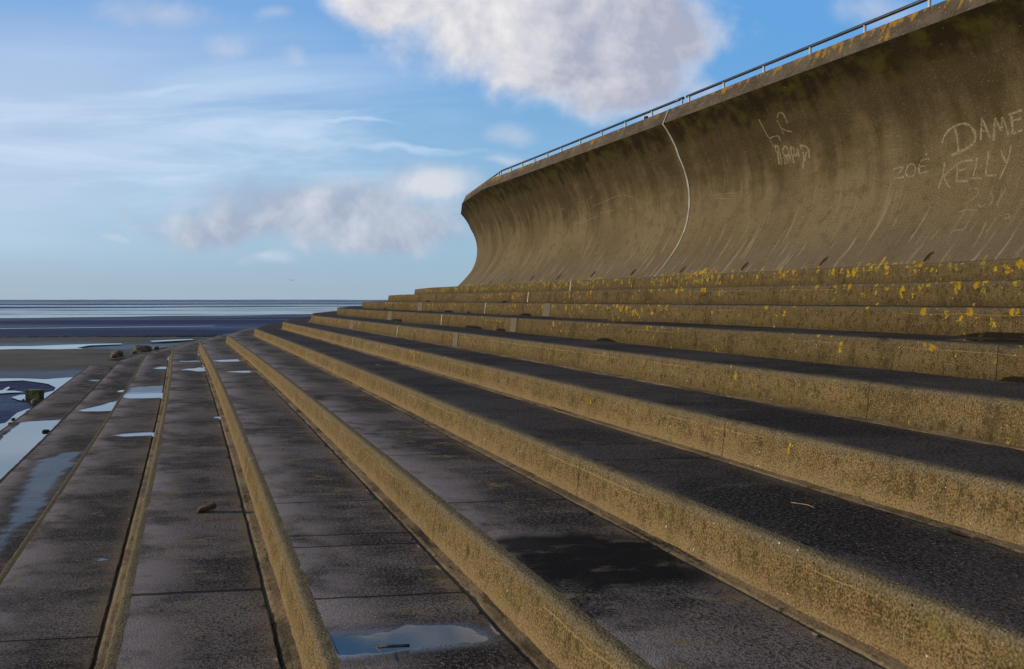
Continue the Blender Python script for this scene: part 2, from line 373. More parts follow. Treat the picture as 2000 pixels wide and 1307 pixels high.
M_wood = simple('driftwood', (.14, .09, .05), .8, bumpd=.004, scale=40, var=(.04, .026, .016))
M_straw = simple('straw', (.42, .27, .12), .8)
M_leaf = simple('dead_leaf', (.40, .25, .04), .7)
M_bird = simple('dark_feather', (.02, .02, .024), .8)
M_shore = simple('hazed_far_land', (.60, .66, .72), .9, scale=.002, var=(.45, .52, .60))  # pale blue-grey colour stands in for distance haze
M_pave = simple('promenade_paving', (.22, .2, .17), .9, bumpd=.01, scale=6)

# ------------------------------------------------------------------ puddles: (step, outline in photo pixels, wet halo)
PUD = [
 (8, [(634, 1243), (650, 1241), (700, 1236), (760, 1228), (800, 1223), (860, 1221), (905, 1224), (930, 1232), (950, 1249), (930, 1253), (880, 1255), (810, 1262), (735, 1271), (650, 1279), (637, 1280)], .16, 'long sky blue puddle along the slab joint in the near foreground'),
 (9, [(346, 705), (358, 703.4), (380, 703), (395, 704), (392, 705.8), (360, 706)], .10, 'thin pale puddle farthest up the second lowest kerbed step'),
 (9, [(354, 722.5), (372, 720), (390, 718), (411, 719.5), (412, 723.5), (395, 725), (372, 724)], .12, 'pale arrow shaped puddle reaching the kerb, below the thin pale one'),
 (9, [(408, 815), (425, 813.3), (445, 812.6), (446, 815), (424, 816)], .06, 'small blue puddle in the gutter at the lit kerb foot'),
 (8, [(418, 704.6), (440, 703), (470, 702), (488, 703), (482, 705.6), (440, 706)], .10, 'thin pale puddle on the far part of the third kerbed step'),
 (8, [(440, 726), (465, 724), (500, 723.4), (508, 726), (480, 727.6)], .10, 'dull blue puddle against the second lit kerb'),
 (10, [(240, 775), (250, 769), (290, 767.5), (324, 766.5), (325.5, 776), (290, 777), (250, 777)], .30, 'broad white puddle filling the width of a low step'),
 (10, [(294, 718.5), (315, 716.6), (335, 716.4), (334, 719), (312, 720.6)], .18, 'faint pale puddle on the far end of the low step'),
 (10, [(224, 849.6), (250, 846), (285, 844), (305, 844.6), (307, 848.4), (275, 850.6), (240, 851.6)], .10, 'narrow white puddle beside the thin brown kerb line'),
 (10, [(182, 1091.4), (195, 1089.4), (212, 1090), (205, 1092.6), (190, 1093)], .03, 'tiny bluish puddle alone on the near low step'),
 (11, [(153, 801), (175, 797), (205, 790), (227, 782), (219, 802), (190, 803), (160, 803)], .10, 'wedge shaped white puddle on the step next to the shore apron'),
 (11, [(205, 767.6), (225, 764.6), (243, 762.4), (240, 767), (220, 768)], .08, 'slim blue puddle just beyond the wedge shaped one'),
 (12, [(40, 825), (70, 821), (118, 819), (97, 843), (60, 884), (6, 932), (-60, 985), (-90, 985), (8, 852), (25, 838)], .05, 'largest white puddle flooding the shore apron at the left'),
 (12, [(180, 731.5), (192, 730), (205, 730.4), (200, 732)], .06, 'small pale puddle at the far end of the shore apron'),
 (12, [(168, 742.6), (182, 741), (197, 741.2), (190, 743.4)], .06, 'small pale puddle second from the far end of the apron'),
 (4, [(770, 628.6), (800, 627.6), (830, 629), (870, 632.3), (840, 632.8), (800, 631)], .08, 'thin dark blue puddle under the fourth step from the top'),
 (3, [(1085, 619.6), (1120, 618.3), (1160, 620), (1140, 621.6), (1110, 621.3)], .06, 'dark puddle on a high step behind yellow lichen, left of two'),
 (3, [(1165, 626), (1210, 624.6), (1300, 627.4), (1280, 628.6), (1200, 627.6)], .06, 'dark puddle on a high step behind yellow lichen, right of two'),
 (3, [(1850, 662.4), (1890, 660.6), (1960, 662), (2030, 665), (2030, 668.5), (1940, 667), (1880, 665.5)], .06, 'dark puddle at the right hand end of a high step'),
]
STAIN = [(7, [(985, 1060), (1020, 1045), (1100, 1043), (1200, 1052), (1290, 1068), (1340, 1090), (1375, 1130), (1200, 1138), (1060, 1141)], .10, .8),
 (11, [(70, 900), (120, 885), (165, 880), (120, 935), (70, 1010), (20, 1050), (0, 1090), (-30, 1090), (30, 980)], .15, .75),
 (10, [(255, 756), (330, 752), (326, 768), (245, 770)], .2, .8)]
def inpoly(x, y, pts):
    c = False; j = len(pts) - 1
    for i in range(len(pts)):
        if (pts[i][1] > y) != (pts[j][1] > y) and x < (pts[j][0] - pts[i][0]) * (y - pts[i][1]) / (pts[j][1] - pts[i][1]) + pts[i][0]: c = not c
        j = i
    return c
def pdist(x, y, pts):
    d = 1e9
    for i in range(len(pts)):
        ax, ay = pts[i - 1]; bx, by = pts[i]; dx, dy = bx - ax, by - ay
        f = max(0, min(1, ((x - ax) * dx + (y - ay) * dy) / (dx * dx + dy * dy + 1e-12)))
        d = min(d, math.hypot(x - ax - f * dx, y - ay - f * dy))
    return d
ZONES, STZ = {}, {}
for (i, px, halo, lab) in PUD: ZONES.setdefault(i, []).append(([flat_at(u, v, zstep(i)) for u, v in px], halo))
for (i, px, halo, k) in STAIN: STZ.setdefault(i, []).append(([flat_at(u, v, zstep(i)) for u, v in px], halo, k))
def sdist(x, y, pts, pad):
    xs = [p[0] for p in pts]; ys = [p[1] for p in pts]
    if x < min(xs) - pad or x > max(xs) + pad or y < min(ys) - pad or y > max(ys) + pad: return -9
    d = pdist(x, y, pts); return d if inpoly(x, y, pts) else -d
def puddled(i, x, y):
    """wetness 0..1 and the dip of the slab (m)"""
    w, dip = 0, 0
    for pts, halo in ZONES.get(i, ()):
        d = sdist(x, y, pts, .6)
        if d < -.6: continue
        d += .030 * mn.noise(Vector((x * 6, y * 6, 2))) + .018 * mn.noise(Vector((x * 17, y * 17, 4)))
        w = max(w, max(0, min(1, 1 + d / (halo * (1 + .8 * mn.noise(Vector((x * 3, y * 3, 0))))))))
        dip = max(dip, .0035 * max(0, min(1, 1 + d / .10)) + .10 * max(0, min(.10, d)))
    return w, dip
def stained(i, x, y):
    w = 0
    for pts, halo, k in STZ.get(i, ()):
        d = sdist(x, y, pts, .5)
        if d < -.5: continue
        d += .09 * mn.noise(Vector((x * 4, y * 4, 2))) + .06 * mn.noise(Vector((x * 11, y * 11, 4)))
        w = max(w, k * max(0, min(1, .72 + d / (halo * 1.0))))
    return w

# ------------------------------------------------------------------ the stepped apron
steps = tag(empty('stepped_apron', (P(0, -9 * W)[0], P(0, -9 * W)[1], 0)),
            'broad flight of low weathered concrete sea defence steps climbing to the curved wall', 'steps')
GUT = .42
EXTRA = {8: [22.5, 26.3, 17.6], 9: [17.5, 22.3], 10: [20.1], 7: [27.5, 45], 6: [22], 11: [40]}
def nz(x, y, z=0): return mn.noise(Vector((x, y, z)))
for i in range(13):
    q0 = -i * W; z = zstep(i); zlow = zstep(i + 1) if i < 12 else -.25
    ns = i * 13.7
    ts = tsteps(-30, 300 - (13 - i) * 3, True) if i > 3 else tsteps(0, 280, True)
    fine_amp = 1.0
    # tread ------------------------------------------------
    gut = i in (5, 6, 7, 8, 9, 10) and GUT or 0
    wq = W + (.06 if i > 0 else 3)
    qs = [.20, .28, .4, .55, .72, .9, 1.1, 1.3, 1.5, 1.7, 1.9, 2.1, 2.3, 2.5, 2.7, 2.85, 3.0, 3.12, 3.22]
    end = W - .10 - gut if i else 5.6
    qs = [q * (end - .02) / 3.22 if q > .5 else q for q in qs] + [end]
    rows = ts
    V = []; U = []; F = []; wetv = []; sandv = []; stv = []
    for t in rows:
        sk = SKEW * q0
        for k, q in enumerate(qs):
            qq = q
            if k == len(qs) - 1 and gut: qq = q + .05 * nz(t * 1.3, 3, ns) + .03 * nz(t * 6, 3, ns)
            x, y = P(t, q0 + qq)
            w_, dip = puddled(i, x, y) if t < 113 else (0, 0)
            zz = z + .0016 * nz(t * .5, q * .7, ns) + .0012 * nz(t * 2, q * 2, ns) - dip
            if k == 0: zz = z - .001 - dip
            sv = stained(i, x, y) if t < 113 else 0
            if i > 9: w_ = max(w_, sv); sv = 0
            stv.append(sv)
            V.append((x, y, zz)); U.append(((t + SKEW * (q0 + q)) * S, q * S))
            wetv.append(w_)
            sandv.append(max(0, 1 - (end - q) / .45) * max(0, min(1, .55 + .9 * nz(t * .35, 1, ns))) if i >= 4 else 0)
        if gut:
            qq = end + .05 * nz(t * 1.3, 3, ns) + .03 * nz(t * 6, 3, ns) + .02
            x, y = P(t, q0 + qq); V.append((x, y, z - .03)); U.append(((t + SKEW * (q0 + q)) * S, q * S)); wetv.append(.4); sandv.append(.3); stv.append(0)
    nc = len(qs) + (1 if gut else 0)
    F = grid_faces(len(rows), nc)
    tm = tread_mat(i, JOINT_U + [(t + SKEW * q0) * S for t in EXTRA.get(i, [])])
    st = obj('step', V, F, tm, steps, U, {'wet': wetv, 'sand': sandv, 'stain': stv})
    # riser ------------------------------------------------
    H = (z - zlow) / S
    prof = [(-.13, -H - .12), (-.13, -H + .02)] + [(-.13 + .10 * f, -H + (H - .12) * f) for f in (.12, .3, .5, .7, .85, 1)] + \
           [(-.022, -.085), (-.006, -.052), (.022, -.026), (.062, -.010), (.12, -.003), (.21, 0)]
    if i == 12: prof = [(-.10, -.9), (-.08, -.4), (-.06, -.2), (-.04, -.1), (-.01, -.05), (.05, -.015), (.21, 0)]
    L = [0]
    for a, b in zip(prof[::-1], prof[::-1][1:]): L.append(L[-1] - math.hypot(a[0] - b[0], a[1] - b[1]))
    L = L[::-1]; L = [l + .20 for l in L]
    V = []; U = []
    for t in rows:
        chip = max(0, nz(t * .9, 7, ns) - .40) * .6 + max(0, nz(t * 3.1, 17, ns) - .42) * .28
        if i == 8 and 12.6 < t < 14.3: chip = .30 * math.sin((t - 12.6) / 1.7 * math.pi) ** .5
        for k, (q, h) in enumerate(prof):
            top = max(0, min(1, (h + .3) / .3)) if i < 12 else .3
            a = nz(t * 2.1, h * 2, ns) * .022 + nz(t * 7, h * 7, ns + 5) * .016 * top + nz(t * 19, h * 9, ns + 9) * .010 * top
            dq = a + chip * top * .5 * (.6 + .8 * nz(t * 11, h * 11, 3)); dz = -chip * top * .4 + (nz(t * 6, 0, ns + 3) * .012 + nz(t * 15, 2, ns) * .009) * (1 if -.08 < h < -.001 else .0)
            if k == len(prof) - 1: dq = .02; dz = -.002
            x, y = P(t, q0 + q + dq); V.append((x, y, z + (h + dz) * S)); U.append(((t + SKEW * q0) * S, L[k] * S))
    obj('riser', V, grid_faces(len(rows), len(prof)), riser_mat(i), st, U)
    # silted gutter at the landward foot -------------------
    if gut:
        V = []; U = []
        qg = [end - .08, end + .045, end + .10, end + .2, end + .32, W - .06]
        for t in rows:
            for k, q in enumerate(qg):
                x, y = P(t, q0 + q)
                hb = (-.030, -.020, -.003, -.002, .0, .004)[k] + .004 * nz(t * .8, q * 3, ns + 2) + .004 * nz(t * 5, q * 9, ns + 4)
                V.append((x, y, z + hb)); U.append((t * S, q * S))
        obj('gutter', V, grid_faces(len(rows), len(qg)), gutter_mat(i), st, U)
    # pale sealed joints and mortar patches in the riser face
    def face_strip(name, tc, wd, m, h0=-1.0, h1=-.02, over=True):
        V = []
        pr = [p for p in prof if h0 - .05 <= p[1] <= h1]
        for (q, h) in pr:
            for s_ in (-.5, .5):
                x, y = P(tc + s_ * wd, q0 + q - .03); V.append((x, y, z + h * S + .004))
        if over:
            for s_ in (-.5, .5):
                x, y = P(tc + s_ * wd, q0 + .26); V.append((x, y, z + .006))
        obj(name, V, [(2 * k, 2 * k + 1, 2 * k + 3, 2 * k + 2) for k in range(len(V) // 2 - 1)], m, st)
    if i <= 8:
        face_strip('joint_seal', 67.5 + i * .95, .16 if i < 5 else .10, M_seal)
    if i == 8: face_strip('joint_seal', 34.1, .05, M_seal)
    if i in (2, 3, 4): face_strip('mortar_patch', {2: 90.5, 3: 89.5, 4: 91}[i], 1.5, M_patch, over=False)
    if i in (4, 3): face_strip('mortar_patch', {4: 54.6, 3: 53.2}[i], 1.1, M_patch, over=False)
    if i == 2: face_strip('mortar_patch', 56, 1.3, M_patch, over=False)

# puddles: level sheets lying in the dips of the slabs
for (i, px, halo, lab) in PUD:
    z = zstep(i) - .0042
    pts = [flat_at(u, v, zstep(i)) for u, v in px]
    cx = sum(p[0] for p in pts) / len(pts); cy = sum(p[1] for p in pts) / len(pts); out = []
    ar = sum(pts[k - 1][0] * pts[k][1] - pts[k][0] * pts[k - 1][1] for k in range(len(pts)))
    for k in range(len(pts)):
        a, b = pts[k], pts[(k + 1) % len(pts)]; dx, dy = b[0] - a[0], b[1] - a[1]; L = math.hypot(dx, dy) or 1
        nx, ny = (dy / L, -dx / L) if ar > 0 else (-dy / L, dx / L)
        for f in (.15, .5, .85):
            x, y = a[0] + dx * f + nx * .06, a[1] + dy * f + ny * .06
            t, q = tq(x, y); q = max(-i * W + (.27 if i == 8 else .12), min(-(i - 1) * W - .16 if i < 12 else 9e9, q)); out.append((*P(t, q), z))
    o = obj('puddle', out, [tuple(range(len(out)))], M_pud, None, smooth=False)
    tag(o, kind='structure')

# ------------------------------------------------------------------ the recurved wave wall
QT = 5.5
PR = [(0, -.3), (0, 0), (.55, .62), (1.10, 1.25), (1.68, 2.02), (2.25, 2.85), (2.72, 3.7), (3.05, 4.5), (3.28, 5.3), (3.42, 6.1), (3.48, 6.9), (3.46, 7.7), (3.36, 8.5), (3.17, 9.3), (2.90, 10.1), (2.50, 10.95), (2.18, 11.85), (1.78, 12.62), (1.30, 13.4), (1.0, 13.78)]
PL = [0]
for a, b in zip(PR, PR[1:]): PL.append(PL[-1] + math.hypot(a[0] - b[0], a[1] - b[1]))
def prof_at(l):
    for k in range(len(PL) - 1):
        if l <= PL[k + 1] or k == len(PL) - 2:
            f = (l - PL[k]) / (PL[k + 1] - PL[k]); a, b = PR[k], PR[k + 1]
            dx, dy = b[0] - a[0], b[1] - a[1]; d = math.hypot(dx, dy)
            return a[0] + dx * f, a[1] + dy * f, -dy / d, dx / d     # normal points seaward/up
def wskew(t, q): return t - .18 * (q - 1.5) if t < T0 - 4 else t
def wall_pt(t, l, off=0):
    q, h, nq, nh = prof_at(l); x, y = P(wskew(t, q), QT + q + nq * off); return (x, y, Z0 + (h + nh * off) * S)
wall = tag(empty('sea_wall', (P(63, QT)[0], P(63, QT)[1], Z0)), 'tall recurved concrete wave wall with overhanging mossy lip and scratched names', 'sea wall')
spans = [(-30, -4), (-4, 62.4), (62.4, T0), (T0, 240)]
panels = []
CP = [(1.0, 13.78), (1.06, 13.80), (1.56, 15.02), (1.63, 15.08), (1.9, 15.10), (4.3, 15.10), (4.36, 15.02), (4.4, 11.0)]
for (ta, tb) in spans:
    ts = tsteps(ta, tb, False); nl = 46; Ltot = PL[-1]
    V = []; U = []
    for t in ts:
        for k in range(nl):
            l = Ltot * k / (nl - 1)
            d = .008 * nz(t * .4, l * .4, 31)
            V.append(wall_pt(t, l, d)); U.append((t * S, l * S))
    p = obj('wall_panel', V, grid_faces(len(ts), nl), M_wall, wall, U); panels.append(p)
    V = []; U = []
    tf = []
    for a, b in zip(ts, ts[1:]):
        mseg = 3 if a < 75 else 1
        for s_ in range(mseg): tf.append(a + (b - a) * s_ / mseg)
    tf.append(ts[-1])
    ll = [0]
    for a, b in zip(CP, CP[1:]): ll.append(ll[-1] + math.hypot(a[0] - b[0], a[1] - b[1]))
    for t in tf:
        for k, (q, h) in enumerate(CP):
            d = .03 * nz(t * .8, k, 51) + .035 * nz(t * 4, k, 53)
            x, y = P(wskew(t, q), QT + q + (d if 1 <= k <= 4 else 0)); V.append((x, y, Z0 + (h + (d * .8 if 2 <= k <= 4 else 0)) * S)); U.append((t * S, ll[k] * S))
    obj('coping', V, grid_faces(len(tf), len(CP)), M_cope, p, U)
def wall_strip(name, tc, wd, m, panel, l0=0, l1=None, off=.03):
    V = []; l1 = l1 or PL[-1]
    for k in range(40):
        l = l0 + (l1 - l0) * k / 39
        for s_ in (-.5, .5): V.append(wall_pt(tc + s_ * wd, l, off + .01))
    for (q, h) in CP[1:5]:
        for s_ in (-.5, .5):
            t = tc + s_ * wd; x, y = P(wskew(t, q), QT + q - .05); V.append((x, y, Z0 + h * S + .006))
    obj(name, V, [(2 * k, 2 * k + 1, 2 * k + 3, 2 * k + 2) for k in range(len(V) // 2 - 1)], m, panel)
wall_strip('joint_seal', 62.4, .22, M_seal2, panels[1])
wall_strip('joint_seal', T0 + 2 * FACET - 1.5, .14, M_seal2, panels[3], 4.0, 12.5)

# drain slots at the foot of the wall
def drain(t, panel, l=1.6):
    V = []; n_ = 18
    for rr, off in ((1.22, .0), (1.12, .05), (1.0, .05), (.97, .04)):
        for k in range(n_):
            a = 2 * math.pi * k / n_
            V.append(wall_pt(t + .15 * rr * math.cos(a), l + .42 * rr * math.sin(a), off))
    F = [(r * n_ + k, r * n_ + (k + 1) % n_, (r + 1) * n_ + (k + 1) % n_, (r + 1) * n_ + k) for r in range(3) for k in range(n_)]
    o = obj('drain_hole', V, F, M_cope, panel, [(v[0], v[1]) for v in V])
    obj('hole_shade_disc', [V[3 * n_ + k] for k in range(n_)], [tuple(range(n_))], M_black, o)  # flat black disc on the surface, painted shade in place of a cavity
# px -> wall surface
def wall_hit(u, v):
    a, s_ = (u - 1000) / FP, (586 - v) / FP
    best = None
    for k in range(240):
        l = PL[2] * .3 + (PL[-1] - PL[2] * .3) * k / 239
        q, h, _, _ = prof_at(l)
        Y = (CC + QT + q) / (a * NV[0] + NV[1])
        for _ in range(3):
            t = Y * (a * D[0] + D[1]); Y = (CC + QT + q - KK * t * t) / (a * NV[0] + NV[1])
        t = Y * (a * D[0] + D[1])
        e = s_ * Y - 1.754 - h
        if best is not None and (e > 0) != (pe > 0):
            f = pe / (pe - e); tt = pt + (t - pt) * f; lf = pl + (l - pl) * f; qf = prof_at(lf)[0]
            return tt + .18 * (qf - 1.5), lf
        best = 1; pe, pt, pl = e, t, l
    return None
for (u, v) in [(1037, 544), (1093, 541), (1160, 536), (1237, 533), (1334, 528), (1455, 521), (1609, 512), (1814, 503), (987, 550), (945, 553)]:
    h = wall_hit(u, v)
    if h: drain(h[0], panels[1] if h[0] < 62.4 else panels[2], max(h[1], .75))

# graffiti: strokes scratched into the surface, photo pixel polylines laid on the wall
gm, n = mat('chalky_scratch'); uvx = uvn(n)
gv = geo(n); gz = n.noise(gv, 45, 6, .75); gx, gy, _ = n.xyz(uvx)
edge = n.ss(n.m('ABSOLUTE', n.m('SUBTRACT', gy, .5)), .12, .5, 1, 0)
n.out((.33, .27, .165), .95, None, .1, 0, n.m('MULTIPLY', n.m('MULTIPLY', n.ss(gz, .36, .58), edge), n.m('MULTIPLY', gx, .8)))
def stroke(pts, sc, ox, oy, wpx, strength, V, F, U):
    pp = [(ox + x / sc, oy + y / sc) for x, y in pts]
    # Catmull-Rom resample
    res = []
    for k in range(len(pp) - 1):
        p0, p1, p2, p3 = pp[max(k - 1, 0)], pp[k], pp[k + 1], pp[min(k + 2, len(pp) - 1)]
        m_ = max(2, int(math.hypot(p2[0] - p1[0], p2[1] - p1[1]) / 3))
        for s_ in range(m_):
            f = s_ / m_
            res.append(tuple(.5 * (2 * p1[c] + (p2[c] - p0[c]) * f + (2 * p0[c] - 5 * p1[c] + 4 * p2[c] - p3[c]) * f * f + (3 * p1[c] - p0[c] - 3 * p2[c] + p3[c]) * f ** 3) for c in (0, 1)))
    res.append(pp[-1])
    hits = [wall_hit(u, v) for u, v in res]; hits = [h for h in hits if h]
    if len(hits) < 2: return
    hits = [(t, l) for t, l in hits]; base = len(V)
    for k, (t, l) in enumerate(hits):
        a = hits[max(k - 1, 0)]; b = hits[min(k + 1, len(hits) - 1)]
        dx, dy = b[0] - a[0], b[1] - a[1]; d = math.hypot(dx, dy) or 1
        q = prof_at(l)[0]; Y = P(wskew(t, q), QT + q)[1] / S
        w_ = wpx * Y / FP * .5 * (.8 + .6 * nz(t * 3, l * 3, 3)) * 2.2
        for s_ in (-1, 1):
            V.append(wall_pt(t - dy / d * w_ * s_, l + dx / d * w_ * s_, .018)); U.append((strength, .5 + .5 * s_))
    for k in range(len(hits) - 1):
        F.append((base + 2 * k, base + 2 * k + 1, base + 2 * k + 3, base + 2 * k + 2))
GR = [
 (1, 'large scratched DAME lettering', 6.667, 1700, 200, 4.2, .85, [[(1110, 310), (1150, 480), (1165, 680)], [(950, 530), (980, 440), (1040, 360), (1130, 300), (1230, 275), (1310, 300), (1360, 360), (1385, 440), (1370, 520), (1290, 590), (1170, 650), (1070, 685)],
  [(1455, 490), (1470, 200)], [(1470, 200), (1520, 320), (1580, 470)], [(1450, 375), (1540, 370)], [(1625, 500), (1640, 200)], [(1640, 200), (1720, 370)], [(1725, 370), (1735, 190)], [(1735, 190), (1790, 330), (1815, 430)],
  [(1855, 150), (1865, 290), (1875, 410)], [(1815, 160), (1860, 145), (2000, 95)], [(1865, 240), (1990, 205)], [(1875, 405), (2000, 360)]]),
 (1, 'scratched KELLY lettering', 6.667, 1700, 200, 3.6, .85, [[(985, 770), (960, 950), (905, 1120)], [(1130, 815), (1040, 900), (960, 980)], [(975, 985), (1010, 1050), (1055, 1110)], [(1140, 800), (1150, 900), (1135, 1030)], [(1160, 800), (1240, 760), (1350, 760)], [(1165, 890), (1260, 865)], [(1120, 1028), (1290, 1025)],
  [(1405, 720), (1385, 860), (1345, 985)], [(1310, 985), (1470, 992)], [(1555, 640), (1540, 800), (1520, 930)], [(1515, 950), (1660, 955)], [(1715, 620), (1750, 710), (1790, 790)], [(1850, 560), (1820, 720), (1760, 870), (1700, 1000)]]),
 (1, 'scratched ZOE lettering', 6.667, 1700, 200, 3.2, .8, [[(310, 885), (360, 850), (450, 840)], [(450, 840), (390, 920), (320, 1005)], [(360, 985), (460, 970)], [(510, 820), (475, 900), (490, 950), (540, 970), (595, 930), (600, 840), (560, 800), (510, 820)], [(655, 800), (650, 870), (650, 940)], [(670, 770), (720, 740), (790, 735)], [(665, 840), (740, 825)], [(660, 925), (770, 900)], [(735, 690), (755, 655)]]),
 (1, 'very faint scratched lines', 6.667, 1700, 200, 2.0, .32, [[(180, 435), (440, 437)], [(240, 620), (430, 605)], [(275, 630), (280, 780)]]),
 (1, 'scratched year figures', 8.71, 1820, 330, 2.8, .65, [[(640, 360), (740, 325), (820, 370), (760, 480), (560, 630)], [(440, 745), (620, 700), (790, 705)], [(810, 600), (850, 650), (940, 600)], [(1020, 400), (1060, 520), (980, 660)], [(1290, 330), (1200, 480), (1130, 640)],
  [(800, 880), (660, 1080)], [(960, 880), (820, 1170)], [(1120, 830), (940, 1090)], [(660, 880), (560, 1030), (400, 1050), (300, 1160)], [(150, 1020), (0, 1210)], [(1200, 800), (1330, 770), (1340, 840), (1250, 840)]]),
 (1, 'scratched L and o strokes', 10, 1440, 200, 2.4, .85, [[(440, 330), (520, 480), (600, 630), (650, 705), (690, 780), (725, 860)], [(655, 700), (720, 665), (830, 650)], [(830, 650), (865, 760)], [(790, 330), (830, 410), (880, 510), (930, 620)], [(800, 300), (830, 200), (890, 200), (940, 260), (970, 330), (1000, 400)], [(900, 510), (980, 545), (1090, 570)]]),
 (1, 'smeared 200P figures with drips', 10, 1440, 200, 3.6, .9, [[(780, 830), (760, 880), (790, 970), (830, 960), (825, 890), (790, 830)], [(815, 1000), (825, 1100), (850, 1220)], [(850, 980), (880, 1120), (890, 1220)], [(950, 850), (910, 920), (930, 1010), (980, 1050), (1025, 1000), (1010, 900), (950, 850)], [(940, 1060), (960, 1200)], [(1040, 1000), (1050, 1130)], [(990, 1060), (1010, 1180)],
  [(1080, 850), (1070, 950), (1100, 1040), (1140, 1000), (1110, 860)], [(1200, 900), (1190, 1000), (1140, 1060)], [(1100, 1040), (1130, 1190)], [(1215, 960), (1225, 1060)], [(1245, 840), (1330, 850), (1400, 890), (1390, 970), (1340, 1000)], [(1250, 850), (1290, 910)], [(1300, 960), (1320, 1080), (1300, 1290)], [(1420, 900), (1430, 1080)], [(1350, 1010), (1345, 1150)]]),
 (2, 'faint scratched lettering', 5, 1080, 340, 1.3, .55, [[(60, 365), (90, 340), (125, 342)], [(185, 300), (200, 400), (205, 470)], [(245, 280), (290, 270)], [(262, 330), (268, 450)], [(308, 255), (325, 330), (330, 450)], [(345, 240), (360, 340), (360, 440)], [(365, 225), (385, 310), (390, 405)], [(365, 235), (400, 210)], [(205, 485), (300, 470), (430, 415)],
  [(395, 310), (480, 280), (600, 230), (690, 205), (790, 220)], [(455, 385), (540, 370), (620, 340)], [(790, 220), (800, 400)], [(760, 340), (790, 335)], [(765, 360), (765, 400), (800, 400)], [(1030, 300), (1025, 430)], [(1150, 145), (1158, 205), (1205, 150)]]),
 (1, 'faint scratched letters', 5, 1080, 340, 1.4, .5, [[(1520, 30), (1560, 190)], [(1510, 200), (1520, 130), (1560, 110)], [(1565, 25), (1580, 130)], [(1590, 0), (1605, 130)], [(1570, 205), (1700, 190), (1790, 180)], [(1690, 0), (1680, 180)], [(1850, 60), (1845, 210)], [(1850, 140), (1900, 120)], [(1910, 50), (1910, 215)], [(1600, 240), (1760, 240)]]),
]
for (pi, lab, sc, ox, oy, wpx, stg, lines) in GR:
    V, F, U = [], [], []
    for ln in lines: stroke(ln, sc, ox, oy, wpx, stg, V, F, U)
    if V: obj('graffiti', V, F, gm, panels[pi], U)['label'] = lab

# promenade behind the wall
ts = tsteps(-30, 240, False); V = []
for t in ts:
    for q in (QT + 4.3, QT + 30):
        x, y = P(t, q); V.append((x, y, Z0 + 11 * S))
tag(obj('promenade', V, grid_faces(len(ts), 2), M_pave, None, smooth=False), kind='structure')

# ------------------------------------------------------------------ handrail on the coping, one thing per run
def tube(path, r, n_=8):
    V, F = [], []
    for k, p in enumerate(path):
        a = Vector(path[max(k - 1, 0)]); b = Vector(path[min(k + 1, len(path) - 1)]); d = (b - a).normalized()
        s_ = d.cross(Vector((0, 0, 1)))
        s_ = s_.normalized() if s_.length > 1e-3 else Vector((1, 0, 0)); u_ = s_.cross(d)
        for j in range(n_):
            w_ = Vector(p) + (s_ * math.cos(2 * math.pi * j / n_) + u_ * math.sin(2 * math.pi * j / n_)) * r
            V.append(tuple(w_))
    for k in range(len(path) - 1):
        for j in range(n_): F.append((k * n_ + j, k * n_ + (j + 1) % n_, (k + 1) * n_ + (j + 1) % n_, (k + 1) * n_ + j))
    F.append(tuple(range(n_))[::-1]); F.append(tuple(range((len(path) - 1) * n_, len(path) * n_)))
    return V, F
QR, ZR = QT + 3.4, 16.48
def rail_run(ta, tb, label, posts):
    o = tag(empty('handrail', (*P(ta, QR), Z0 + 15.10 * S)), label, 'handrail', 'handrail runs along the wall top')
    ts = [ta] + [t for t in tsteps(ta, tb, False) if ta < t < tb] + [tb]
    V, F = tube([(*P(t, QR), Z0 + (ZR - .12) * S) for t in ts], .027, 10); obj('rail', V, F, M_rail, o)
    for t in posts:
        x, y = P(t, QR)
        V, F = tube([(x, y, Z0 + 15.06 * S), (x, y, Z0 + (ZR - .18) * S)], .022, 8)
        b = len(V)
        for zz, r_ in ((15.09, .05), (15.18, .05), (15.18, .001)):
            for j in range(8): V.append((x + r_ * math.cos(j * math.pi / 4), y + r_ * math.sin(j * math.pi / 4), Z0 + zz * S))
        for rr in range(2):
            for j in range(8): F.append((b + rr * 8 + j, b + rr * 8 + (j + 1) % 8, b + (rr + 1) * 8 + (j + 1) % 8, b + (rr + 1) * 8 + j))
        obj('post', V, F, M_steel, o)
TJ = 62.6
rail_run(-28, TJ - .25, 'grey tubular handrail run on the near wall top at the right', [TJ - .6 - 5.05 * k for k in range(17)])
rail_run(TJ + .25, T0 - .5, 'grey tubular handrail run on the far wall top, left of the paired posts', [TJ + .5 + 5.05 * k for k in range(14)])
rail_run(T0, 200, 'grey tubular handrail run on the wall top round the distant bend', [T0 + 2 + 5.05 * k for k in range(13)])

# ------------------------------------------------------------------ shore
def sheet(name, pts, z, m, sub=0):
    o = obj(name, [(x, y, z) for x, y in pts], [tuple(range(len(pts)))], m, None, smooth=False); return tag(o, kind='structure')
mud = []
sheet('mudflat', [(-16000, -9000), (16000, -9000), (16000, 16000), (-16000, 16000)], -.02, M_mud)
